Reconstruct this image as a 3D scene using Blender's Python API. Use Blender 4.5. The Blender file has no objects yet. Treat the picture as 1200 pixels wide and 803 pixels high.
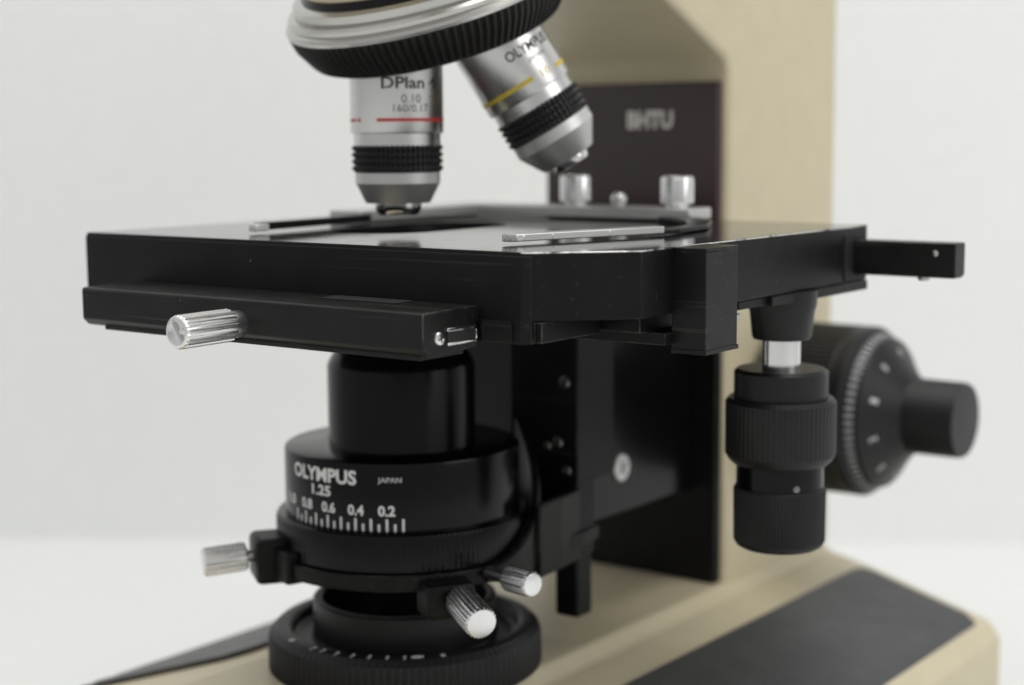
import bpy, bmesh, math, random
from mathutils import Vector, Matrix
from math import sin, cos, pi, radians, atan2, hypot

S = 0.01                       # one Blender unit = 100 mm; every number below is in mm
random.seed(7)
scene = bpy.context.scene
COL = scene.collection

# ------------------------------------------------------------------ camera
F_PX, YAW, PIT, ROLL = 1890.0, radians(36.9), radians(-7.35), radians(0.44)
FWD = Vector((-sin(YAW)*cos(PIT), cos(YAW)*cos(PIT), sin(PIT)))
R0 = FWD.cross(Vector((0, 0, 1))).normalized()
U0 = R0.cross(FWD)
RT = R0*cos(ROLL) - U0*sin(ROLL)
UP = RT.cross(FWD)
CAM = Vector((276.104, -318.938, 24.057))
cd = bpy.data.cameras.new('camera')
cam = bpy.data.objects.new('camera', cd)
COL.objects.link(cam)
M = Matrix((RT, UP, -FWD)).transposed().to_4x4()
M.translation = CAM*S
cam.matrix_world = M
cd.sensor_fit = 'HORIZONTAL'
cd.sensor_width = 36.0
cd.lens = 36.0*F_PX/1200.0
cd.clip_start = 0.05
cd.clip_end = 200
cd.dof.use_dof = True
cd.dof.focus_distance = 3.55
cd.dof.aperture_fstop = 0.86
cd.dof.aperture_blades = 7
scene.camera = cam

# ------------------------------------------------------------------ materials
def mat(name, base, rough, metal=0.0, bump=None, spec=0.5, var=0.0, dust=0.0, wear=0.0,
        coat=0.0, rough_var=0.0, scratch=None):
    m = bpy.data.materials.new(name)
    m.use_nodes = True
    nt = m.node_tree
    N, L = nt.nodes, nt.links
    b = N['Principled BSDF']
    b.inputs['Base Color'].default_value = (*base, 1)
    b.inputs['Roughness'].default_value = rough
    b.inputs['Metallic'].default_value = metal
    b.inputs['Specular IOR Level'].default_value = spec
    b.inputs['Coat Weight'].default_value = coat
    b.inputs['Coat Roughness'].default_value = 0.15
    tc = N.new('ShaderNodeTexCoord')
    geo = N.new('ShaderNodeNewGeometry')
    pos = geo.outputs['Position']
    col = None
    def noise(scale, detail=3, rough_=0.6):
        n = N.new('ShaderNodeTexNoise')
        n.inputs['Scale'].default_value = scale
        n.inputs['Detail'].default_value = detail
        n.inputs['Roughness'].default_value = rough_
        L.new(pos, n.inputs['Vector'])
        return n.outputs['Fac']
    def ramp(fac, a, c, va=0.0, vb=1.0):
        r = N.new('ShaderNodeMapRange')
        r.inputs['From Min'].default_value = a
        r.inputs['From Max'].default_value = c
        r.inputs['To Min'].default_value = va
        r.inputs['To Max'].default_value = vb
        L.new(fac, r.inputs['Value'])
        return r.outputs['Result']
    def mix(fac, a, bcol):
        x = N.new('ShaderNodeMix')
        x.data_type = 'RGBA'
        L.new(fac, x.inputs['Factor'])
        for sock, v in ((x.inputs['A'], a), (x.inputs['B'], bcol)):
            if isinstance(v, tuple):
                sock.default_value = (*v, 1)
            else:
                L.new(v, sock)
        return x.outputs['Result']
    cur = base
    if var:
        f = ramp(noise(9, 4), 0.3, 0.7)
        cur = mix(f, tuple(c*(1-var) for c in base), tuple(min(1, c*(1+var)) for c in base))
    if scratch:
        for rot, amt in ((0.02, 0.65), (0.45, 0.70), (-0.8, 0.71)):
            mp = N.new('ShaderNodeMapping')
            mp.inputs['Rotation'].default_value = (rot, rot*0.7, rot)
            mp.inputs['Scale'].default_value = (1.6, 70, 70)
            L.new(pos, mp.inputs['Vector'])
            n = N.new('ShaderNodeTexNoise'); n.inputs['Scale'].default_value = 1.0; n.inputs['Detail'].default_value = 3
            L.new(mp.outputs['Vector'], n.inputs['Vector'])
            cur = mix(ramp(n.outputs['Fac'], amt-0.02, amt+0.06, 0, scratch), cur, (0.10, 0.10, 0.095))
    if dust:
        v = N.new('ShaderNodeTexVoronoi')
        v.inputs['Scale'].default_value = 30
        L.new(pos, v.inputs['Vector'])
        sep = N.new('ShaderNodeSeparateColor')
        L.new(v.outputs['Color'], sep.inputs['Color'])
        sel = ramp(sep.outputs['Red'], 1-dust, 1-dust+0.01)
        size = ramp(sep.outputs['Green'], 0, 1, 0.015, 0.06)
        d = N.new('ShaderNodeMath'); d.operation = 'LESS_THAN'
        L.new(v.outputs['Distance'], d.inputs[0]); L.new(size, d.inputs[1])
        mm = N.new('ShaderNodeMath'); mm.operation = 'MULTIPLY'
        L.new(d.outputs[0], mm.inputs[0]); L.new(sel, mm.inputs[1])
        cur = mix(mm.outputs[0], cur, (0.32, 0.31, 0.29))
    if wear:
        bv = N.new('ShaderNodeBevel')
        bv.samples = 4
        bv.inputs['Radius'].default_value = wear*S
        dt = N.new('ShaderNodeVectorMath'); dt.operation = 'DOT_PRODUCT'
        L.new(bv.outputs['Normal'], dt.inputs[0]); L.new(geo.outputs['Normal'], dt.inputs[1])
        e = ramp(dt.outputs['Value'], 0.985, 0.93)
        n1 = ramp(noise(7, 5, 0.7), 0.52, 0.62)
        mm = N.new('ShaderNodeMath'); mm.operation = 'MULTIPLY'
        L.new(e, mm.inputs[0]); L.new(n1, mm.inputs[1])
        cur = mix(mm.outputs[0], cur, (0.42, 0.41, 0.38))
    if not isinstance(cur, tuple):
        L.new(cur, b.inputs['Base Color'])
    if rough_var:
        L.new(ramp(noise(14, 5, 0.65), 0.3, 0.7, max(0.02, rough-rough_var), rough+rough_var), b.inputs['Roughness'])
    if bump:
        bp = N.new('ShaderNodeBump')
        bp.inputs['Strength'].default_value = bump[1]
        bp.inputs['Distance'].default_value = bump[2]*S
        L.new(noise(bump[0], 2), bp.inputs['Height'])
        L.new(bp.outputs['Normal'], b.inputs['Normal'])
    return m

BLACK = mat('black paint', (0.0065, 0.0066, 0.0066), 0.42, bump=(260, 0.35, 0.05), var=0.25, dust=0.12, wear=0.09, spec=0.17, scratch=0.14)
STAGE_TOP = mat('smooth black stage surface', (0.007, 0.007, 0.0072), 0.08, rough_var=0.02, dust=0.15, spec=0.5)
RAIL = mat('brushed black anodised metal', (0.009, 0.009, 0.0088), 0.36, bump=(300, 0.25, 0.04), var=0.3, dust=0.22, wear=0.11, spec=0.2, scratch=0.3)
GLOSSB = mat('black anodised metal', (0.0028, 0.0028, 0.003), 0.2, rough_var=0.02, dust=0.02, spec=0.2)
KNOBB = mat('black knob plastic', (0.010, 0.010, 0.0105), 0.42, bump=(220, 0.15, 0.04), var=0.2, spec=0.3)
RUBBER = mat('black ribbed grip', (0.018, 0.017, 0.016), 0.5, bump=(220, 0.2, 0.04), var=0.25, spec=0.35)
PANEL = mat('dark plum front panel', (0.050, 0.028, 0.031), 0.25, spec=0.6)
CREAM = mat('cream enamel', (0.61, 0.54, 0.372), 0.42, bump=(90, 0.10, 0.06), var=0.03, rough_var=0.05)
PADM = mat('dark grey armrest vinyl', (0.048, 0.049, 0.051), 0.44, bump=(160, 0.25, 0.06), var=0.14, spec=0.5, rough_var=0.05)
CHROME = mat('polished chrome', (0.80, 0.80, 0.79), 0.14, metal=1.0, rough_var=0.03)
ALU = mat('knurled bright aluminium', (0.82, 0.82, 0.82), 0.28, metal=1.0, rough_var=0.04)
SATIN = mat('satin chrome', (0.64, 0.635, 0.625), 0.29, metal=1.0, rough_var=0.03)
NICKEL = mat('worn nickel', (0.54, 0.53, 0.505), 0.25, metal=1.0, rough_var=0.015, var=0.03)
STEEL = mat('dull screw steel', (0.55, 0.55, 0.54), 0.32, metal=1.0)
MATTE = mat('bead blasted aluminium', (0.78, 0.78, 0.77), 0.42, metal=0.55, rough_var=0.03)
DARKSTEEL = mat('blackened steel', (0.22, 0.22, 0.215), 0.35, metal=1.0)
GRIP = mat('black beaded grip', (0.012, 0.012, 0.012), 0.38, spec=0.5)
DIALINK = mat('grey dial print', (0.5, 0.505, 0.51), 0.5)
WORN = mat('black paint worn at the edge', (0.0065, 0.0066, 0.0066), 0.35, spec=0.2)
def worn_nodes(m):
    nt = m.node_tree
    b = nt.nodes['Principled BSDF']
    g = nt.nodes.new('ShaderNodeNewGeometry')
    n = nt.nodes.new('ShaderNodeTexNoise'); n.inputs['Scale'].default_value = 9; n.inputs['Detail'].default_value = 6
    n.inputs['Roughness'].default_value = 0.7
    r = nt.nodes.new('ShaderNodeMapRange')
    r.inputs['From Min'].default_value = 0.40; r.inputs['From Max'].default_value = 0.52
    x = nt.nodes.new('ShaderNodeMix'); x.data_type = 'RGBA'
    x.inputs['A'].default_value = (0.0065, 0.0066, 0.0066, 1); x.inputs['B'].default_value = (0.62, 0.61, 0.58, 1)
    nt.links.new(g.outputs['Position'], n.inputs['Vector']); nt.links.new(n.outputs['Fac'], r.inputs['Value'])
    nt.links.new(r.outputs['Result'], x.inputs['Factor']); nt.links.new(x.outputs['Result'], b.inputs['Base Color'])
    nt.links.new(r.outputs['Result'], b.inputs['Metallic'])
worn_nodes(WORN)
PRINT = mat('white print', (0.85, 0.80, 0.76), 0.5)
CONE = mat('frosted chrome', (0.62, 0.62, 0.61), 0.42, metal=0.7, rough_var=0.03)
BARM = mat('satin aluminium bar', (0.62, 0.62, 0.61), 0.36, metal=0.85, rough_var=0.03)
WHITE_INK = mat('white ink', (0.72, 0.73, 0.74), 0.5)
GREY_INK = mat('faded white ink', (0.50, 0.51, 0.52), 0.5)
BLACK_INK = mat('black ink', (0.015, 0.014, 0.014), 0.45)
RED_INK = mat('red ink', (0.55, 0.028, 0.022), 0.4)
YELLOW_INK = mat('yellow ink', (0.62, 0.47, 0.02), 0.4)
MATT_BLACK = mat('plain matt black', (0.004, 0.004, 0.004), 0.7)
LENS = mat('lens glass', (0.02, 0.02, 0.025), 0.05, coat=1.0)
WALLM = mat('white wall paint', (0.865, 0.877, 0.877), 0.7, bump=(40, 0.05, 0.2), var=0.012)
TABLEM = mat('white table laminate', (0.735, 0.745, 0.737), 0.5, var=0.012, rough_var=0.05)

# ------------------------------------------------------------------ object helpers
LOC = {}
def link(o, parent, center):
    COL.objects.link(o)
    if parent is not None:
        o.parent = parent
        o.location = (center - LOC[parent.name])*S
    else:
        o.location = center*S
    LOC[o.name] = center.copy()
    return o

def finish(name, bm, mats, parent, sharp=32, label=None):
    """bmesh in mm, world coordinates -> one linked mesh object with its origin in its middle"""
    bmesh.ops.recalc_face_normals(bm, faces=bm.faces[:])
    ca = cos(radians(sharp))
    lay = bm.faces.layers.int.get('flat')
    for f in bm.faces:
        f.smooth = not (lay and f[lay])
    for e in bm.edges:
        if len(e.link_faces) == 2:
            if e.link_faces[0].normal.dot(e.link_faces[1].normal) < ca:
                e.smooth = False
        else:
            e.smooth = False
    lo = Vector([min(v.co[i] for v in bm.verts) for i in range(3)])
    hi = Vector([max(v.co[i] for v in bm.verts) for i in range(3)])
    c = (lo+hi)/2
    for v in bm.verts:
        v.co = (v.co-c)*S
    me = bpy.data.meshes.new(name)
    bm.to_mesh(me)
    bm.free()
    for m in (mats if isinstance(mats, (list, tuple)) else [mats]):
        me.materials.append(m)
    o = bpy.data.objects.new(name, me)
    link(o, parent, c)
    if label:
        o['label'] = label
    return o

def tag_flat(bm, faces, bev, mi):
    lay = bm.faces.layers.int['flat']
    for f in faces:
        f.material_index = mi
        f[lay] = 1 if min(e.calc_length() for e in f.edges) > 1.15*bev or len(f.verts) > 4 else 0

def add_box(bm, x0, x1, y0, y1, z0, z1, bev=0.4, seg=2, mi=0, M=None):
    if bm.faces.layers.int.get('flat') is None:
        bm.faces.layers.int.new('flat')
    r = bmesh.ops.create_cube(bm, size=1)
    vs = r['verts']
    for v in vs:
        v.co = Vector(((x0+x1)/2 + v.co.x*(x1-x0), (y0+y1)/2 + v.co.y*(y1-y0), (z0+z1)/2 + v.co.z*(z1-z0)))
    es = list({e for v in vs for e in v.link_edges})
    before = set(bm.faces) - {f for v in vs for f in v.link_faces}
    if bev:
        bmesh.ops.bevel(bm, geom=es, offset=bev, segments=seg, affect='EDGES', profile=0.5)
    new = [f for f in bm.faces if f not in before]
    tag_flat(bm, new, bev, mi)
    if M is not None:
        for v in {v for f in new for v in f.verts}:
            v.co = M @ v.co
    return new

def add_prism(bm, pts, axis, lo, hi, bev=0.4, seg=2, mi=0):
    """polygon extruded along an axis (0, 1, 2)"""
    def put(p, h):
        a = [0, 0, 0]
        idx = [i for i in range(3) if i != axis]
        a[idx[0]], a[idx[1]], a[axis] = p[0], p[1], h
        return bm.verts.new(a)
    if bm.faces.layers.int.get('flat') is None:
        bm.faces.layers.int.new('flat')
    before = set(bm.faces)
    A = [put(p, lo) for p in pts]
    B = [put(p, hi) for p in pts]
    n = len(pts)
    fs = [bm.faces.new(A), bm.faces.new(B)]
    for i in range(n):
        fs.append(bm.faces.new((A[i], A[(i+1) % n], B[(i+1) % n], B[i])))
    bmesh.ops.recalc_face_normals(bm, faces=fs)
    if bev:
        es = list({e for f in fs for e in f.edges})
        bmesh.ops.bevel(bm, geom=es, offset=bev, segments=seg, affect='EDGES', profile=0.5)
    new = [f for f in bm.faces if f not in before]
    tag_flat(bm, new, bev, mi)
    return new

class Frame:
    """an axis with an angle origin on the side of the viewer; positive angles turn to the viewer's right"""
    def __init__(s, o, d, ref=None):
        s.o = Vector(o); s.d = Vector(d).normalized()
        e = (CAM - s.o) if ref is None else Vector(ref)
        s.e1 = (e - s.d*e.dot(s.d)).normalized()
        s.e2 = s.d.cross(s.e1)
        if s.e2.dot(RT) < 0:
            s.e2 = -s.e2
    def p(s, r, a, h):
        return s.o + s.d*h + s.e1*(r*cos(a)) + s.e2*(r*sin(a))

def add_lathe(bm, fr, prof, n=96, mi=0, cap0=True, cap1=True, teeth=None):
    """prof: (radius, height[, tooth depth]); teeth = faces per tooth (4)"""
    rings = []
    for k, q in enumerate(prof):
        r, h = q[0], q[1]
        amp = q[2] if len(q) > 2 else 0
        off = q[3] if len(q) > 3 else 0
        ring = []
        for i in range(n):
            rr = r
            if amp:
                t = ((i + off) % 4)
                rr = r - amp*(0, 0.12, 1, 0.88)[t] if teeth != 'v' else r - amp*(0, 0.5, 1, 0.5)[t]
            ring.append(bm.verts.new(fr.p(rr, 2*pi*i/n, h)))
        rings.append(ring)
    for k in range(len(rings)-1):
        a, b = rings[k], rings[k+1]
        for i in range(n):
            f = bm.faces.new((a[i], a[(i+1) % n], b[(i+1) % n], b[i]))
            f.material_index = mi
    if cap0:
        bm.faces.new(rings[0]).material_index = mi
    if cap1:
        bm.faces.new(rings[-1]).material_index = mi

def lathe(name, fr, prof, m, parent, n=96, cap0=True, cap1=True, label=None, teeth=None, sharp=32):
    bm = bmesh.new()
    add_lathe(bm, fr, prof, n, 0, cap0, cap1, teeth)
    return finish(name, bm, m, parent, label=label, sharp=sharp)

def box(name, dims, m, parent, bev=0.4, label=None, M=None):
    bm = bmesh.new()
    add_box(bm, *dims, bev=bev, M=M)
    return finish(name, bm, m, parent, label=label)

# --- lettering: font outlines turned into flat ink, laid on a plane or round a cylinder
def text_tris(body, bold=0.0):
    cu = bpy.data.curves.new('t', 'FONT')
    cu.body = body
    cu.offset = bold
    cu.resolution_u = 3
    ob = bpy.data.objects.new('t', cu)
    COL.objects.link(ob)
    dg = bpy.context.evaluated_depsgraph_get()
    me = bpy.data.meshes.new_from_object(ob.evaluated_get(dg))
    vs = [v.co.copy() for v in me.vertices]
    fs = [list(p.vertices) for p in me.polygons]
    bpy.data.objects.remove(ob); bpy.data.curves.remove(cu); bpy.data.meshes.remove(me)
    x0 = min(v.x for v in vs); x1 = max(v.x for v in vs)
    y0 = min(v.y for v in vs); y1 = max(v.y for v in vs)
    return vs, fs, (x0, x1, y0, y1)

def add_text(bm, body, width, height, put, bold=0.0, mi=0):
    """put(u, v) -> point; u runs -width/2..width/2, v runs 0..height"""
    vs, fs, (x0, x1, y0, y1) = text_tris(body, bold)
    nv = [bm.verts.new(put((v.x-(x0+x1)/2)/(x1-x0)*width, (v.y-y0)/(y1-y0)*height)) for v in vs]
    for f in fs:
        try:
            bm.faces.new([nv[i] for i in f]).material_index = mi
        except ValueError:
            pass

def on_cyl(fr, r, a0, h0):
    return lambda u, v: fr.p(r, a0 + u/r, h0 + v)

def add_mark(bm, fr, r, a0, a1, h0, h1, mi=0, r1=None, n=None):
    """a strip of ink on a cylinder or cone"""
    r1 = r if r1 is None else r1
    n = n or max(1, int(abs(a1-a0)/radians(4)))
    A = [bm.verts.new(fr.p(r, a0+(a1-a0)*i/n, h0)) for i in range(n+1)]
    B = [bm.verts.new(fr.p(r1, a0+(a1-a0)*i/n, h1)) for i in range(n+1)]
    for i in range(n):
        bm.faces.new((A[i], A[i+1], B[i+1], B[i])).material_index = mi

def ink(name, build, mats, parent, label=None):
    bm = bmesh.new()
    build(bm)
    return finish(name, bm, mats, parent, sharp=80, label=label)

D = radians
V = Frame((0, 0, 0), (0, 0, 1))          # the optical axis

# ------------------------------------------------------------------ setting
TZ = -175.0
def sheet(name, pts, m):
    bm = bmesh.new()
    bm.faces.new([bm.verts.new(p) for p in pts])
    c = sum((v.co for v in bm.verts), Vector())/len(bm.verts)
    for v in bm.verts:
        v.co = (v.co-c)*S
    bm.normal_update()
    me = bpy.data.meshes.new(name)
    bm.to_mesh(me); bm.free()
    me.materials.append(m)
    o = bpy.data.objects.new(name, me)
    COL.objects.link(o)
    o.location = c*S
    o['kind'] = 'structure'
    return o

wa, wb = Vector((-404.5, 158.4, TZ)), Vector((15.3, 441.6, TZ))
wd = (wb-wa).normalized()
wn = Vector((wd.y, -wd.x, 0))            # towards the viewer
w0, w1 = wa - wd*1500, wb + wd*1500
t0, t1 = w0 + wn*1700, w1 + wn*1700
sheet('table', [w0, t0, t1, w1], TABLEM)
sheet('wall', [w0 + Vector((0, 0, -60)), w1 + Vector((0, 0, -60)), w1 + Vector((0, 0, 1500)), w0 + Vector((0, 0, 1500))], WALLM)

# ------------------------------------------------------------------ the microscope
mic = bpy.data.objects.new('microscope', None)
COL.objects.link(mic)
mic.location = Vector((0, 40, TZ))*S
LOC['microscope'] = Vector((0, 40, TZ))
mic['label'] = 'cream and black laboratory microscope with a square black stage, standing on the white table'
mic['category'] = 'microscope'

# base: a low cream body, its top falling away to both sides
bm = bmesh.new()
prof = [(-98, TZ), (-98, -139), (-94, -134), (-52, -122.4), (-37.5, -119.2), (-33.2, -115.8),
        (33.2, -115.8), (37.5, -119.2), (52, -122.4), (94, -134), (98, -139), (98, TZ)]
add_prism(bm, prof, 1, -120, 182, bev=1.2, seg=3)
base = finish('base', bm, CREAM, mic, sharp=40)

def armrest(sgn, yend, xin, xout, name='armrest_pad'):
    bm = bmesh.new()
    top, bot = [], []
    rows = [yend - 4*(1-cos(t*pi/8)) if False else yend for t in range(1)]
    ys = [182.5-8, 181.6-8, 180-8, 176-8, 168-8] + [160-8*i for i in range(0, 22)] + [-16, -24, -32, -38, -41]
    def xi(y):
        x = xin + 0.0
        if y > 168:
            x += 4*(1-math.sqrt(max(0, 1-((y-168)/6.5)**2)))
        if y < -14:
            x = xin + (xout-xin-2)*min(1, (-14-y)/28.0)
        return x
    def xo(y):
        x = xout
        if y > 164:
            x -= 8*(1-math.sqrt(max(0, 1-((y-164)/10.5)**2)))
        return x
    def zt(x):
        z = -122.4 - (x-52)*(11.6/42) + 1.7
        e = x-(xout-7)
        if e > 0:
            z -= e*e*0.075 + e*0.25
        return z
    for y in ys:
        a, b = xi(y), xo(y)
        us = [0, .04, .3, .6, .8, .88, .93, .96, .98, 1.0]
        r1 = [bm.verts.new((sgn*(a+(b-a)*u), y, zt(a+(b-a)*u))) for u in us]
        r2 = [bm.verts.new((sgn*(a+(b-a)*u), y, zt(a+(b-a)*u)-2.6 - (3.0 if u > .97 else 0))) for u in us]
        top.append(r1); bot.append(r2)
    n = len(top[0])
    for k in range(len(ys)-1):
        for i in range(n-1):
            bm.faces.new((top[k][i], top[k][i+1], top[k+1][i+1], top[k+1][i]))
            bm.faces.new((bot[k][i], bot[k][i+1], bot[k+1][i+1], bot[k+1][i]))
        for i in (0, n-1):
            bm.faces.new((top[k][i], top[k+1][i], bot[k+1][i], bot[k][i]))
    for k in (0, len(ys)-1):
        for i in range(n-1):
            bm.faces.new((top[k][i], top[k][i+1], bot[k][i+1], bot[k][i]))
    return finish(name, bm, PADM, base, sharp=45)
armrest(1, 174, 52, 96.5)
armrest(-1, 174, 52, 96.5)

# arm: upright limb with the head reaching forward over the stage
bm = bmesh.new()
prof = [(113, -118), (113, 43), (111.2, 46.2), (76, 62), (44, 78.5), (-34, 78.5), (-34, 140), (187, 140), (187, -118)]
add_prism(bm, prof, 0, -34, 34, bev=2.0, seg=3)
arm = finish('arm', bm, CREAM, mic, sharp=40)
# black plate set on the front of the limb
bm = bmesh.new()
add_box(bm, -31.8, 31.8, 110.6, 114, -40, 39.5, bev=0.6)
plate = finish('front_panel', bm, PANEL, arm)
box('lower_panel', (-32.4, 32.4, 109.8, 114, -115.5, -40.5), BLACK, arm, bev=0.6)
ink('lettering', lambda bm: add_text(bm, 'BHTU', 16.6, 5.6, lambda u, v: Vector((7.8+u, 110.45, 25.4+v)), bold=0.05), PRINT, plate)

# ------------------------------------------------------------------ stage
bm = bmesh.new()
bm.faces.layers.int.new('flat')
outline = [(-60, -53), (79, -53), (97, -35.3), (97, 75), (-60, 75)]
before = set(bm.faces)
add_prism(bm, outline, 2, -14.4, 0, bev=0)
bmesh.ops.recalc_face_normals(bm, faces=bm.faces[:])
# cut the long slot-shaped light hole
def slot(cx, cy, r, half, n=40):
    pts = []
    for i in range(n):
        a = 2*pi*i/n
        pts.append((cx + r*cos(a), cy + r*sin(a) + (half if sin(a) >= 0 else -half)))
    return pts
topf = [f for f in bm.faces if f.normal.z > 0.9][0]
botf = [f for f in bm.faces if f.normal.z < -0.9][0]
def holed(face, z):
    vs = list(face.verts)
    bm.faces.remove(face)
    hv = [bm.verts.new((x, y, z)) for x, y in slot(2, 6, 15, 13)]
    he = [bm.edges.new((hv[i], hv[(i+1) % len(hv)])) for i in range(len(hv))]
    oe = [bm.edges.get((vs[i], vs[(i+1) % len(vs)])) for i in range(len(vs))]
    bmesh.ops.triangle_fill(bm, use_beauty=True, edges=he+oe)
    return hv
h1 = holed(topf, 0)
h2 = holed(botf, -14.4)
for i in range(len(h1)):
    bm.faces.new((h1[i], h1[(i+1) % len(h1)], h2[(i+1) % len(h1)], h2[i]))
bmesh.ops.recalc_face_normals(bm, faces=bm.faces[:])
es = [e for e in bm.edges if len(e.link_faces) == 2 and e.link_faces[0].normal.dot(e.link_faces[1].normal) < 0.9]
bmesh.ops.bevel(bm, geom=es, offset=0.35, segments=3, affect='EDGES', profile=0.5)
lay = bm.faces.layers.int.get('flat')
for f in bm.faces:
    f[lay] = 1 if (abs(f.normal.z) > 0.99 or f.calc_area() > 60) else 0
    c = f.calc_center_median()
    f.material_index = 1 if (f.normal.z > 0.97 and c.z > -0.05) else 0
    if 0.3 < f.normal.z < 0.95 and c.x > 78.6 and c.y < 70 and c.z > -1:
        f.material_index = 2          # paint worn down to bare metal along this edge
stage = finish('stage', bm, [BLACK, STAGE_TOP, WORN], mic)

# front skirt under the plate and the lower carriage plates
bm = bmesh.new()
add_prism(bm, [(-60.2, -53.25), (79.1, -53.25), (80.6, -51.7), (80.6, -50.4), (-60.2, -50.4)], 2, -19.2, -0.75, bev=0.35, seg=3)
add_box(bm, -57.5, 82.4, -50.6, -29, -19.0, -14.6, bev=0.3)
finish('front_skirt', bm, BLACK, stage)
box('cover_plate', (68.8, 76.8, -53.7, -53.0, -19.0, -14.4), RAIL, stage, bev=0.15)
bm = bmesh.new()
add_box(bm, 58, 97, -26, -13, -21.0, -18.4, bev=0.3)
add_box(bm, 40, 92, -28, -12, -18.5, -14.5, bev=0.3)
finish('carriage_plate', bm, BLACK, stage)
bm = bmesh.new()
add_box(bm, 45, 97.3, 22, 75.2, -17.0, -14.5, bev=0.3)
add_box(bm, 72, 96, 8, 24, -16.6, -14.5, bev=0.3)
finish('drive_plate', bm, BLACK, stage)
# raised dark box imitating a recess's shade where the rear rail comes out
bm = bmesh.new()
add_box(bm, 94, 97.35, 61.2, 72.4, -14.0, -2.2, bev=0.2)
finish('rail_slot_shade', bm, MATT_BLACK, stage)
# square bracket screwed to the side of the stage
bm = bmesh.new()
add_box(bm, 96.6, 105, -22.6, -8.8, -22.4, -0.9, bev=0.25)
add_box(bm, 96.6, 105.1, -22.7, -8.7, -0.9, -0.15, bev=0.12)
add_box(bm, 96.6, 105.25, -22.85, -8.55, -22.9, -21.9, bev=0.15)
finish('side_bracket', bm, RAIL, stage)
bm = bmesh.new()
add_lathe(bm, Frame((93.5, 8.5, 0), (0, 0, 1)), [(2.1, -19.2), (2.3, -18.9), (2.3, -17.6), (1.2, -17.6), (1.2, -16.0)], 32)
finish('screw', bm, STEEL, stage)

# front guide rail
bm = bmesh.new()
rail_prof = [(-71.7, -19.2), (-71.7, -12.1), (-71.2, -11.6), (-54, -11.4), (-53.2, -11.9), (-53.2, -15.0),
             (-54.4, -15.2), (-54.4, -18.6), (-54.0, -20.2), (-69.2, -20.9), (-70.2, -20.6)]
add_prism(bm, rail_prof, 0, -39, 68, bev=0.25, seg=2)
rail = finish('front_rail', bm, RAIL, stage)
# notch block below left is the rail's slider lip
box('slider_lip', (-32.5, 66, -70.5, -56, -21.6, -20.4), RAIL, rail, bev=0.3)
box('slot_cover', (30, 52, -61.5, -55.4, -11.6, -11.2), MATT_BLACK, rail, bev=0.1)
# chrome ways seen in the rail's end
bm = bmesh.new()
add_box(bm, 67.6, 68.5, -64.2, -54.6, -18.9, -18.35, bev=0.12)
add_box(bm, 67.6, 68.4, -64.2, -54.6, -16.0, -15.3, bev=0.12)
add_box(bm, 67.6, 68.7, -55.1, -54.5, -18.3, -16.2, bev=0.12)
finish('steel_way', bm, CHROME, rail)
box('way_groove_shade', (67.4, 68.2, -64.0, -55.0, -18.4, -15.9), MATT_BLACK, rail, bev=0.05)  # dark strip, its colour giving the shade of a groove that isn't cut
# screw with a cross slot
bm = bmesh.new()
fs = Frame((68, -67.0, -17.1), (1, 0, 0))
add_lathe(bm, fs, [(1.45, -0.4), (1.45, 0.5), (1.3, 0.8), (0.7, 0.95)], 28)
for a in (0.3, 0.3+pi/2):
    Mx = Matrix.Translation(fs.o + Vector((0.93, 0, 0))) @ Matrix.Rotation(a, 4, 'X')
    add_box(bm, -0.06, 0.06, -0.95, 0.95, -0.17, 0.17, bev=0, mi=1, M=Mx)
finish('screw', bm, [CHROME, MATT_BLACK], rail)

# knurled clamp knob on the front rail
fk = Frame((15, -71.6, -17.0), Vector((0, -18.6, -0.15)))
bm = bmesh.new()
add_lathe(bm, fk, [(2.9, -0.5), (3.0, 0.1), (3.0, 2.9), (2.6, 3.4)], 48)
clampk = finish('clamp_knob', bm, ALU, rail)
bm = bmesh.new()
add_lathe(bm, fk, [(2.0, 3.1), (3.3, 3.15), (3.72, 3.6, .26), (3.72, 17.6, .24), (3.4, 18.1), (3.15, 18.3), (2.75, 18.35),
                   (2.7, 17.5), (0.3, 17.45)], 88)
for q in (-1,):
    Mx = Matrix.Translation(fk.p(0, 0, 17.7)) @ Matrix.Rotation(radians(-35), 4, 'Y')
    add_box(bm, -0.35, 0.35, -0.35, 0.35, -2.5, 2.5, bev=0.1, mi=1, M=Mx)
    Mx2 = Matrix.Translation(fk.p(0, 0, 17.6)+Vector((0.9, 0, 0.3))) @ Matrix.Rotation(radians(35), 4, 'Y')
    add_box(bm, -0.5, 0.5, -0.3, 0.3, -0.8, 0.8, bev=0.15, mi=0, M=Mx2)
finish('grip', bm, [ALU, STEEL], clampk, sharp=24)

# rear guide rail sticking out to the right
bm = bmesh.new()
add_box(bm, 60, 124.6, 66, 72.6, -11.9, -3.6, bev=0.35)
add_box(bm, 60, 124.3, 66.4, 72.2, -12.4, -11.7, bev=0.2)
rrail = finish('rear_rail', bm, RAIL, stage)
lathe('screw', Frame((119.4, 66.1, -6.2), (0, -1, 0)), [(0.75, -0.3), (0.75, 0.15), (0.5, 0.3)], STEEL, rrail, n=24)
lathe('stop_pin', Frame((115.3, 69, -12.2), (0, 0, -1)), [(1.5, -0.3), (1.5, 0.9), (1.2, 1.2)], STEEL, rrail, n=24)

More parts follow.
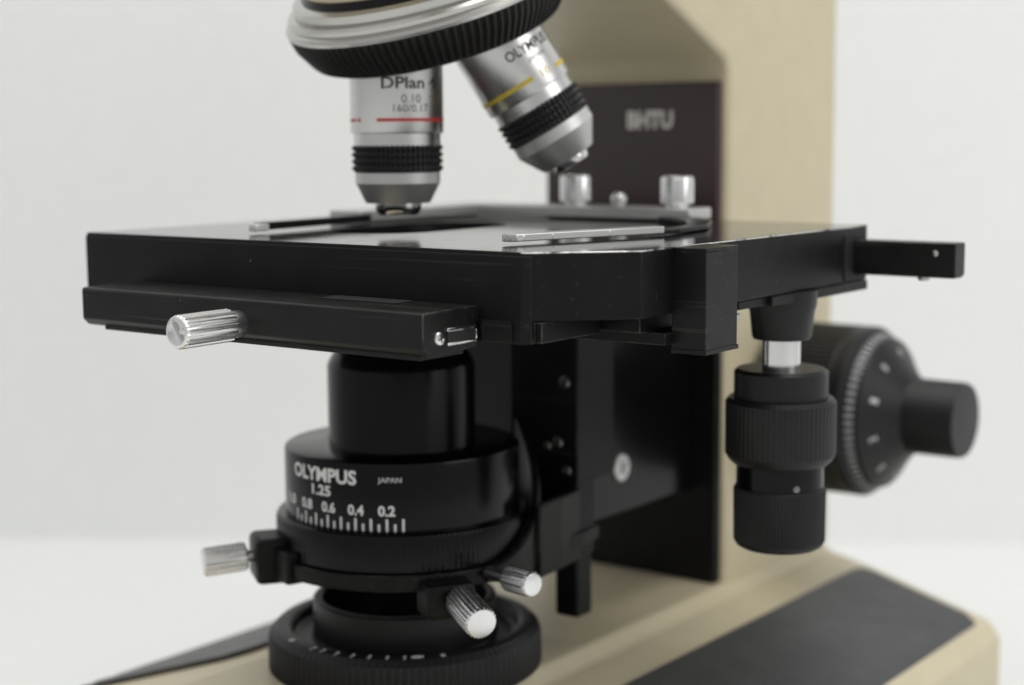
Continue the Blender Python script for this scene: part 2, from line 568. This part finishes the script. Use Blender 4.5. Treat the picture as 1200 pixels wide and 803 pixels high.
# specimen holder on the stage top
def bar_outline(bm, pts, w, z0, z1, bev=0.25):
    """flat bar following a centre line"""
    L, Rr = [], []
    for i, p in enumerate(pts):
        p = Vector(p)
        a = Vector(pts[max(0, i-1)]); b = Vector(pts[min(len(pts)-1, i+1)])
        t = (b-a).normalized(); nn = Vector((-t.y, t.x))
        ww = w[i] if isinstance(w, (list, tuple)) else w
        L.append(p+nn*ww/2); Rr.append(p-nn*ww/2)
    poly = [(q.x, q.y) for q in L] + [(q.x, q.y) for q in reversed(Rr)]
    add_prism(bm, poly, 2, z0, z1, bev=bev, seg=2)
bm = bmesh.new()
pts = [(61.2, -35.6), (61.5, -34.9), (61.9, -33.8), (62.4, -32), (64.6, -24), (69.5, -8), (74.4, 8)]
bar_outline(bm, pts, [1.4, 3.2, 4.4, 4.8, 4.6, 4.4, 4.2], 0.6, 2.3)
holder = finish('slide_holder', bm, BARM, mic, label='bright metal slide holder with two thumb screws on the black stage')
bm = bmesh.new()
bar_outline(bm, [(74.2, 7.0), (74.5, 14), (72, 30), (62, 48), (46, 62)], [3.6, 4, 5, 7, 9], 0.3, 1.5)
finish('link_arm', bm, RAIL, holder)
bm = bmesh.new()
add_box(bm, -34, 52, 60, 72, 0.4, 3.7, bev=0.5)
finish('cross_bar', bm, BARM, holder)
bm = bmesh.new()
add_prism(bm, [(-36, 12), (-24, 12), (-22, 40), (-20, 62), (-36, 62)], 2, 0.4, 3.5, bev=0.5)
finish('side_plate', bm, BARM, holder)
bm = bmesh.new()
bar_outline(bm, [(-17.6, -34), (-18, -30), (-19.5, -12), (-22, 4), (-25, 14)], [2.2, 3.0, 3, 3.2, 5], 0.7, 2.6)
finger = finish('finger', bm, RAIL, holder)
bm = bmesh.new()
add_box(bm, -18.9, -16.1, -35.5, -30.8, 0.5, 2.4, bev=0.35)
finish('finger_tip', bm, MATTE, finger)
for x in (44.5, 10.5):
    ft = Frame((x, 66, 3.6), (0, 0, 1))
    bm = bmesh.new()
    add_lathe(bm, ft, [(3.0, 0), (3.0, 1.0), (4.2, 1.1), (4.6, 1.5, .12), (4.6, 7.9, .12), (4.2, 8.6), (3.4, 8.7), (3.2, 8.2), (0.5, 8.2)], 72)
    finish('thumb_screw', bm, ALU, holder, sharp=24)
bm = bmesh.new()
bmesh.ops.create_uvsphere(bm, u_segments=24, v_segments=16, radius=2.3, matrix=Matrix.Translation((24, 68, 5.4)))
finish('ball_stop', bm, SATIN, holder)

# ------------------------------------------------------------------ nosepiece and objectives
AL = radians(22.5)
AP = Vector((0, 0, 91.0))
ax = Vector((0, sin(AL), -cos(AL)))
N0 = Frame(AP, ax)
bm = bmesh.new()
add_lathe(bm, N0, [(27.5, -6), (30.5, -2), (31.2, 8), (31.2, 24.2), (30.6, 24.9)], 120)
nose = finish('nosepiece', bm, CREAM, mic)
lathe('black_collar', N0, [(30.4, 24.0), (31.8, 24.4), (32.0, 26.2), (31.0, 26.6)], GLOSSB, nose, n=120)
lathe('chrome_rim', N0, [(31, 26.0), (33.6, 26.2), (34.6, 26.9), (34.8, 28.6), (34.6, 29.4), (36.2, 29.5), (36.9, 30.2),
                         (36.9, 31.2), (36.7, 31.5), (37.7, 32.0), (38.1, 32.8), (38.0, 33.6), (36.8, 34.1)], NICKEL, nose, n=160)
lathe('grip_ring', N0, [(36.6, 33.7), (37.6, 33.9), (37.8, 34.5, .75), (37.0, 37.5, .9), (34.2, 42.2, .9), (33.4, 43.2, .5), (31.8, 43.9), (24, 44.4), (8, 44.6)],
      RUBBER, nose, n=4*112, sharp=26)

def objective(fr, top, label, second):
    bm = bmesh.new()
    cone = second == 'yellow'
    add_lathe(bm, fr, [(11.6, top), (12, top-0.4), (12.0, 25.0), (11.85, 24.6), (11.2, 24.5), (11.2, 21.4)], 120)
    o = finish('objective', bm, SATIN, mic, label=label)
    pr = [(11.1, 21.9)]
    rows = 4
    zz = 21.7; st = 6.9/rows
    for k in range(rows):
        pr += [(11.0, zz - k*st, 0.0), (11.8, zz - k*st - 0.5, .75), (11.8, zz - k*st - 1.15, .75)]
    pr += [(11.2, 14.8), (10.8, 14.6)]
    lathe('grip_ring', fr, pr, GRIP, o, n=4*52, sharp=24)
    if cone:
        lathe('cone', fr, [(10.8, 14.9), (11.2, 14.5), (11.2, 11.6), (11.0, 11.3), (7.6, 5.6), (7.3, 5.3), (5.2, 5.2)], CONE, o)
        lathe('front_lens_mount', fr, [(5.3, 5.9), (5.3, 4.2), (4.9, 3.4), (4.2, 3.2), (3.8, 3.3), (3.2, 3.9), (0.4, 4.0)], CHROME, o)
    else:
        lathe('cone', fr, [(10.6, 14.9), (11.0, 14.5), (11.0, 11.8), (10.7, 11.4), (8.6, 7.1), (8.2, 6.7), (5.8, 6.6)], CONE, o)
        lathe('front_lens_mount', fr, [(6.0, 7.3), (6.0, 5.2), (5.3, 3.9), (4.6, 3.5), (3.2, 3.5), (2.8, 4.0), (0.4, 4.2)], CHROME, o)
    return o
o4 = objective(V, 46.5, 'satin silver objective with a red ring, pointing straight down over the stage', 'red')
d10 = Vector((sin(AL), sin(AL)*cos(AL), -cos(AL)**2))
T = Frame(AP + d10*91, -d10)
o10 = objective(T, 47.0, 'satin silver objective with a yellow ring, tilted to the right', 'yellow')
RI = 12.04
ink('red_ring', lambda bm: (add_mark(bm, V, RI, D(-25), D(160), 27.5, 28.35), add_mark(bm, V, RI, D(-95), D(-60), 27.5, 28.35),
                            add_mark(bm, V, RI, D(-56), D(-50), 27.5, 28.35)), RED_INK, o4)
def t4(bm):
    add_text(bm, 'DPlan 4', 15.4, 3.0, on_cyl(V, RI, D(18), 35.7), bold=0.022)
    add_text(bm, '0.10', 5.1, 2.1, on_cyl(V, RI, D(18), 32.2))
    add_text(bm, '160/0.17', 9.4, 1.9, on_cyl(V, RI, D(18.3), 29.9))
ink('lettering', t4, BLACK_INK, o4)
ink('yellow_ring', lambda bm: (add_mark(bm, T, RI, D(-150), D(14), 27.6, 28.7), add_mark(bm, T, RI, D(52), D(150), 27.2, 28.3),
                               add_text(bm, '10', 2.9, 2.0, on_cyl(T, RI, D(33), 27.0))), YELLOW_INK, o10)
def t10(bm):
    add_text(bm, 'OLYMPUS', 14.2, 2.7, on_cyl(T, RI, D(31), 34.3), bold=0.018)
    add_text(bm, 'JAPAN', 5.6, 1.5, on_cyl(T, RI, D(33), 31.6))
ink('lettering', t10, BLACK_INK, o10)

# ------------------------------------------------------------------ focusing block behind the condenser
bm = bmesh.new()
add_box(bm, -25, 25, 52, 110.4, -86, -16, bev=0.8)
block = finish('focus_block', bm, GLOSSB, mic)
bm = bmesh.new()
fe = Frame((25, 67.9, -72.2), (1, 0, 0))
add_lathe(bm, fe, [(4.0, -0.3), (4.0, 0.3), (3.7, 0.6), (0.3, 0.6)], 48)
for a in (0.5, 0.5+pi/2):
    add_box(bm, 0.4, 0.68, -2.6, 2.6, -0.22, 0.22, bev=0, mi=1,
            M=Matrix.Translation((25, 67.9, -72.2)) @ Matrix.Rotation(a, 4, 'X'))
finish('socket_screw', bm, [STEEL, MATT_BLACK], block)

# condenser carrier: dovetail slide, ring fork, leg
bm = bmesh.new()
add_box(bm, 23.5, 31, 36.5, 44, -108.6, -30, bev=0.8)
add_box(bm, 10, 33, 34, 52, -70, -20, bev=0.6)
carrier = finish('condenser_carrier', bm, BLACK, mic)
def fork(bm, r, z0, z1, xs, yb):
    pts = []
    a0 = atan2(1, xs/ r)
    for i in range(49):
        a = pi + pi*i/48
        pts.append((r*cos(a), r*sin(a)))
    pts += [(r, 6), (r-1, 16), (xs+1.5, 36), (xs, yb), (-xs, yb), (-xs-1.5, 36), (-r+1, 16), (-r, 6)]
    add_prism(bm, pts, 2, z0, z1, bev=0.5)
bm = bmesh.new()
fork(bm, 35.2, -87.6, -83.4, 32, 46)
add_lathe(bm, V, [(31.0, -86.5), (30.6, -87.9), (26.6, -88.2), (26.0, -89.4), (25.2, -89.8), (21, -89.8)], 120)
add_box(bm, 16, 32.2, 34.7, 43.6, -90.6, -69, bev=0.8)
add_prism(bm, [(33.5, 13), (35.6, 13), (34.6, 24), (32.4, 36.6), (29.5, 36.6), (31.5, 24)], 2, -91.2, -71.5, bev=0.7)
lay = bm.faces.layers.int['flat']
secs = []
for k in range(17):
    ph = radians(-14 + 5*k)
    t = max(0.0, k/16.0)
    zt = -83.4 + 30*t**1.6
    zb = -87.0 - 5.0*min(1, t*2.2)
    c_, s_ = cos(ph), sin(ph)
    secs.append([bm.verts.new((r*c_, r*s_, z)) for r, z in ((34.3, zb), (36.0, zb), (36.6, zb+0.6), (36.6, zt-0.6), (36.0, zt), (34.3, zt))])
for k in range(16):
    for i in range(6):
        bm.faces.new((secs[k][i], secs[k][(i+1) % 6], secs[k+1][(i+1) % 6], secs[k+1][i]))
bm.faces.new(secs[0]); bm.faces.new(secs[-1])
fk_o = finish('carrier_ring', bm, BLACK, carrier)
for sx, sz, sr in ((29.0, -42.4, 1.7), (26.6, -59.2, 1.7), (23.2, -60.4, 1.3), (29.6, -66.6, 1.5)):
    lathe('screw', Frame((sx, 34, sz), (0, -1, 0)), [(sr, -0.3), (sr, 0.6), (sr-.4, 0.9), (sr*.6, 0.9), (sr*.55, 0.3), (0.2, 0.3)], DARKSTEEL, carrier, n=32)
fc = Vector((V.e1.x, V.e1.y, 0)); rr_ = Vector((V.e2.x, V.e2.y, 0))
def rad(az):
    return fc*cos(az) + rr_*sin(az)
def radial_box(bm, az, r0, r1, w, z0, z1, bev=0.6):
    d = rad(az); t = Vector((-d.y, d.x, 0))
    Mx = Matrix(((d.x, t.x, 0, 0), (d.y, t.y, 0, 0), (0, 0, 1, 0), (0, 0, 0, 1)))
    add_box(bm, r0, r1, -w/2, w/2, z0, z1, bev=bev, M=Mx)
for az, r0, r1, w, z0, z1 in ((D(-76), 30, 40.5, 13, -90.5, -78.5), (D(16), 32, 41.5, 13, -93.5, -84.5)):
    bm = bmesh.new()
    radial_box(bm, az, r0, r1, w, z0, z1, 1.6)
    if az < 0:
        radial_box(bm, D(-60), 31, 36.5, 8, -89, -81, 0.8)
    finish('screw_block', bm, BLACK, carrier)
def cknob(az, r0, r1, z0, z1, rk, shaft, label):
    p0 = rad(az)*r0 + Vector((0, 0, z0)); p1 = rad(az)*r1 + Vector((0, 0, z1))
    fr = Frame(p0, p1-p0)
    ln = (p1-p0).length
    bm = bmesh.new()
    add_lathe(bm, fr, [(1.6, -shaft), (1.6, 0.2)], 32)
    sh = finish('centring_screw', bm, STEEL, carrier, label=label)
    bm = bmesh.new()
    add_lathe(bm, fr, [(1.4, 0), (rk-.4, 0.05), (rk, .5, .26), (rk, ln-.7, .26), (rk-.45, ln-.1), (rk-.8, ln), (0.3, ln)], 4*24)
    finish('grip', bm, ALU, sh, sharp=24)
cknob(D(-76), 42.0, 53.4, -83.8, -84.6, 3.7, 5, 'bright screw knob at the left of the condenser')
cknob(D(18), 43.5, 58.0, -88.0, -89.9, 4.0, 6, 'finely knurled screw knob at the front of the condenser')
cknob(D(35.0), 44.5, 54.0, -84.2, -83.9, 3.2, 8, 'small bright screw knob at the right of the condenser')

# condenser
bm = bmesh.new()
add_lathe(bm, V, [(33.0, -83.6), (33.6, -83.0), (33.6, -75.0, .22), (33.2, -74.0), (32.6, -73.6), (31.4, -73.6)], 4*150)
cring = finish('condenser', bm, GLOSSB, mic, label='black condenser with a white printed aperture scale below the stage')
lathe('scale_drum', V, [(31.0, -74.2), (31.0, -57.0), (30.8, -56.4), (30.2, -56.1), (19.0, -56.1)], GLOSSB, cring, n=180)
lathe('lens_barrel', V, [(19.4, -58.5), (20.6, -58.0), (20.6, -57.0), (19.6, -56.8), (19.4, -56.2), (19.4, -35.5), (19.0, -34.4), (17.4, -31.6), (16.6, -31.2), (16.0, -22), (6, -20.5)], GLOSSB, cring, n=140)
RC = 31.05
def tc_(bm):
    add_text(bm, 'OLYMPUS', RC*D(40.5), 3.7, on_cyl(V, RC, D(-42.0), -61.8), bold=0.032)
    add_text(bm, '1.25', RC*D(11.8), 2.7, on_cyl(V, RC, D(-41.5), -65.3), bold=0.03)
    for s, a in (('0.2', -7.7), ('0.4', -22.4), ('0.6', -37.1), ('0.8', -51.6), ('1.0', -66)):
        add_text(bm, s, RC*D(7.9), 2.7, on_cyl(V, RC, D(a), -69.4), bold=0.03)
    k = 0
    for i in range(17):
        a = D(-0.1 - 3.75*i)
        lo = -73.3
        add_mark(bm, V, RC, a-D(0.55), a+D(0.55), lo, -70.1 if i % 2 == 0 else -71.4, n=1)
ink('scale_lettering', tc_, WHITE_INK, cring)
ink('lettering', lambda bm: add_text(bm, 'JAPAN', RC*D(11), 1.7, on_cyl(V, RC, D(-6.1), -61.3), bold=0.015), GREY_INK, cring)

# field lens ring on the base
bm = bmesh.new()
add_lathe(bm, V, [(35.5, -116.8), (36.6, -116.0, .4), (36.6, -108.0, .4), (36.1, -106.6, .3), (34.3, -105.0), (33.6, -104.8), (31.6, -104.8), (30.6, -105.4), (29.6, -107.6), (28.6, -108.2), (25.0, -108.2), (24.6, -107.6),
                  (24.4, -98.0), (23.9, -97.4), (22.6, -97.4), (22.1, -97.9), (21.0, -110), (16, -111.4), (0.4, -111.0)], 4*116)
for a in (-45, -39.2, -31.5, -23.7, -15.9, -8, -0.5):
    add_mark(bm, V, 34.25, D(a-0.6), D(a+0.6), -104.86, -104.72, r1=31.9, n=1, mi=1)
add_mark(bm, V, 34.2, D(-62.3), D(-59.8), -104.84, -104.72, r1=32.6, n=1, mi=1)
add_mark(bm, V, 34.1, D(15.2), D(17.2), -104.84, -104.72, r1=32.8, n=1, mi=1)
bm.faces.new([bm.verts.new(V.p(33.1-1.1*sin(t), D(5)+cos(t)*D(3.0), -104.72)) for t in [2*pi*q/24 for q in range(24)]]).material_index = 1
fring = finish('field_lens_ring', bm, [KNOBB, WHITE_INK], mic, sharp=26)
lathe('field_lens', V, [(19.5, -109.6), (14, -108.2), (7, -107.3), (0.4, -107.0)], LENS, fring, n=96, cap0=False)
# ------------------------------------------------------------------ coaxial stage drive
K = Frame((90.6, 40, 0), (0, 0, 1))
drive = lathe('stage_drive', K, [(8.6, -14.6), (8.6, -18), (8.0, -20), (7.4, -26.2), (7.0, -26.8), (3, -26.8)], KNOBB, mic, n=80,
              label='black coaxial stage drive hanging below the right side of the stage')
lathe('shaft', K, [(4.7, -26.0), (4.7, -36)], CHROME, drive, n=64)
lathe('collar', K, [(3, -34.2), (10.8, -34.2), (11.7, -35.0), (11.7, -41.6), (11.0, -42.2)], KNOBB, drive, n=80)
lathe('upper_knob', K, [(10.5, -41.4), (13.0, -41.5), (13.8, -42.6, .14), (13.8, -55.6, .14), (13.0, -57.0), (12.0, -58.0), (10, -58.0)], KNOBB, drive, n=4*64, sharp=26)
lathe('neck', K, [(10.9, -57.6), (10.9, -64.4)], GLOSSB, drive, n=80)
lathe('lower_knob', K, [(10.4, -64.0), (11.2, -64.1), (11.6, -64.9, .25), (11.5, -77.8, .25), (10.8, -79.0), (9.8, -79.6), (0.4, -79.6)], KNOBB, drive, n=4*84, sharp=26)
pd = Frame(K.p(10.8, D(22), -62.9), K.e1*cos(D(17)) + K.e2*sin(D(17)))
lathe('set_screw', pd, [(0.8, -0.4), (0.8, 0.25), (0.5, 0.35)], DARKSTEEL, drive, n=24)

# ------------------------------------------------------------------ focus knob
FY, FZ = 150.0, -63.3
FK = Frame((0, FY, FZ), (1, 0, 0), ref=(0, -1, 0))
bm = bmesh.new()
add_lathe(bm, FK, [(20, 33), (26.2, 37.4), (26.8, 38.2, .3), (26.8, 60.5, .3), (26.8, 61.0), (26.5, 61.6), (26.8, 62.2), (26.8, 65.6), (26.0, 66.8),
              (24.9, 67.2), (23.3, 71.4), (22.6, 72.0), (15.5, 76.6), (13.5, 78.6), (12.0, 80.0)], 4*90)
for i in range(66):
    a = 2*pi*i/66
    add_mark(bm, FK, 24.85, a-D(.85), a+D(.85), 67.9, 70.3, r1=23.75, n=1, mi=1)
for k in range(10):
    def put(u, v, a=D(-56 + 36*k)):
        t = (v+0.9)/4.6
        r = 17.0 + 4.8*t
        return FK.p(r, a - u/r, 75.75 - 3.15*t + 0.08)
    add_text(bm, str(k), 1.6, 2.3, put, bold=0.04, mi=1)
add_mark(bm, FK, 26.95, D(-3), D(3), 61.4, 64.6, mi=1)
focus = finish('focus_knob', bm, [KNOBB, DIALINK], mic, sharp=26, label='big black focus knob with a white dial on the side of the arm')
lathe('fine_focus_knob', FK, [(12.2, 79.0), (11.7, 80.5, .12), (11.6, 95.2, .12), (11.1, 96.2), (0.4, 96.5)], KNOBB, focus, n=4*80, sharp=26)

# ------------------------------------------------------------------ light
def area(name, loc, target, size, power, color, sy=None):
    l = bpy.data.lights.new(name, 'AREA')
    l.energy = power; l.color = color
    l.size = size*S
    if sy:
        l.shape = 'RECTANGLE'; l.size_y = sy*S
    o = bpy.data.objects.new(name, l)
    COL.objects.link(o)
    o.location = Vector(loc)*S
    o.rotation_euler = (Vector(target)-Vector(loc)).to_track_quat('-Z', 'Y').to_euler()
    return o
area('ceiling_lamp', (20, -20, 1100), (10, 80, -60), 1000, 790, (1.0, 0.99, 0.97), 700)
area('side_lamp', (1000, 150, 380), (60, 70, -80), 600, 200, (1.0, 0.99, 0.97), 500)

w = bpy.data.worlds.new('World')
scene.world = w
w.use_nodes = True
nt = w.node_tree
bg = nt.nodes['Background']
tcn = nt.nodes.new('ShaderNodeTexCoord')
sp = nt.nodes.new('ShaderNodeSeparateXYZ')
mr = nt.nodes.new('ShaderNodeMapRange')
mr.inputs['From Min'].default_value = -0.2
mr.inputs['From Max'].default_value = 0.9
mr.inputs['To Min'].default_value = 0.36
mr.inputs['To Max'].default_value = 0.66
nt.links.new(tcn.outputs['Generated'], sp.inputs['Vector'])
nt.links.new(sp.outputs['Z'], mr.inputs['Value'])
nt.links.new(mr.outputs['Result'], bg.inputs['Strength'])
bg.inputs['Color'].default_value = (1.0, 1.0, 0.995, 1)

vs_ = scene.view_settings
vs_.view_transform = 'Standard'
vs_.look = 'None'
vs_.exposure = 0.13
vs_.gamma = 1
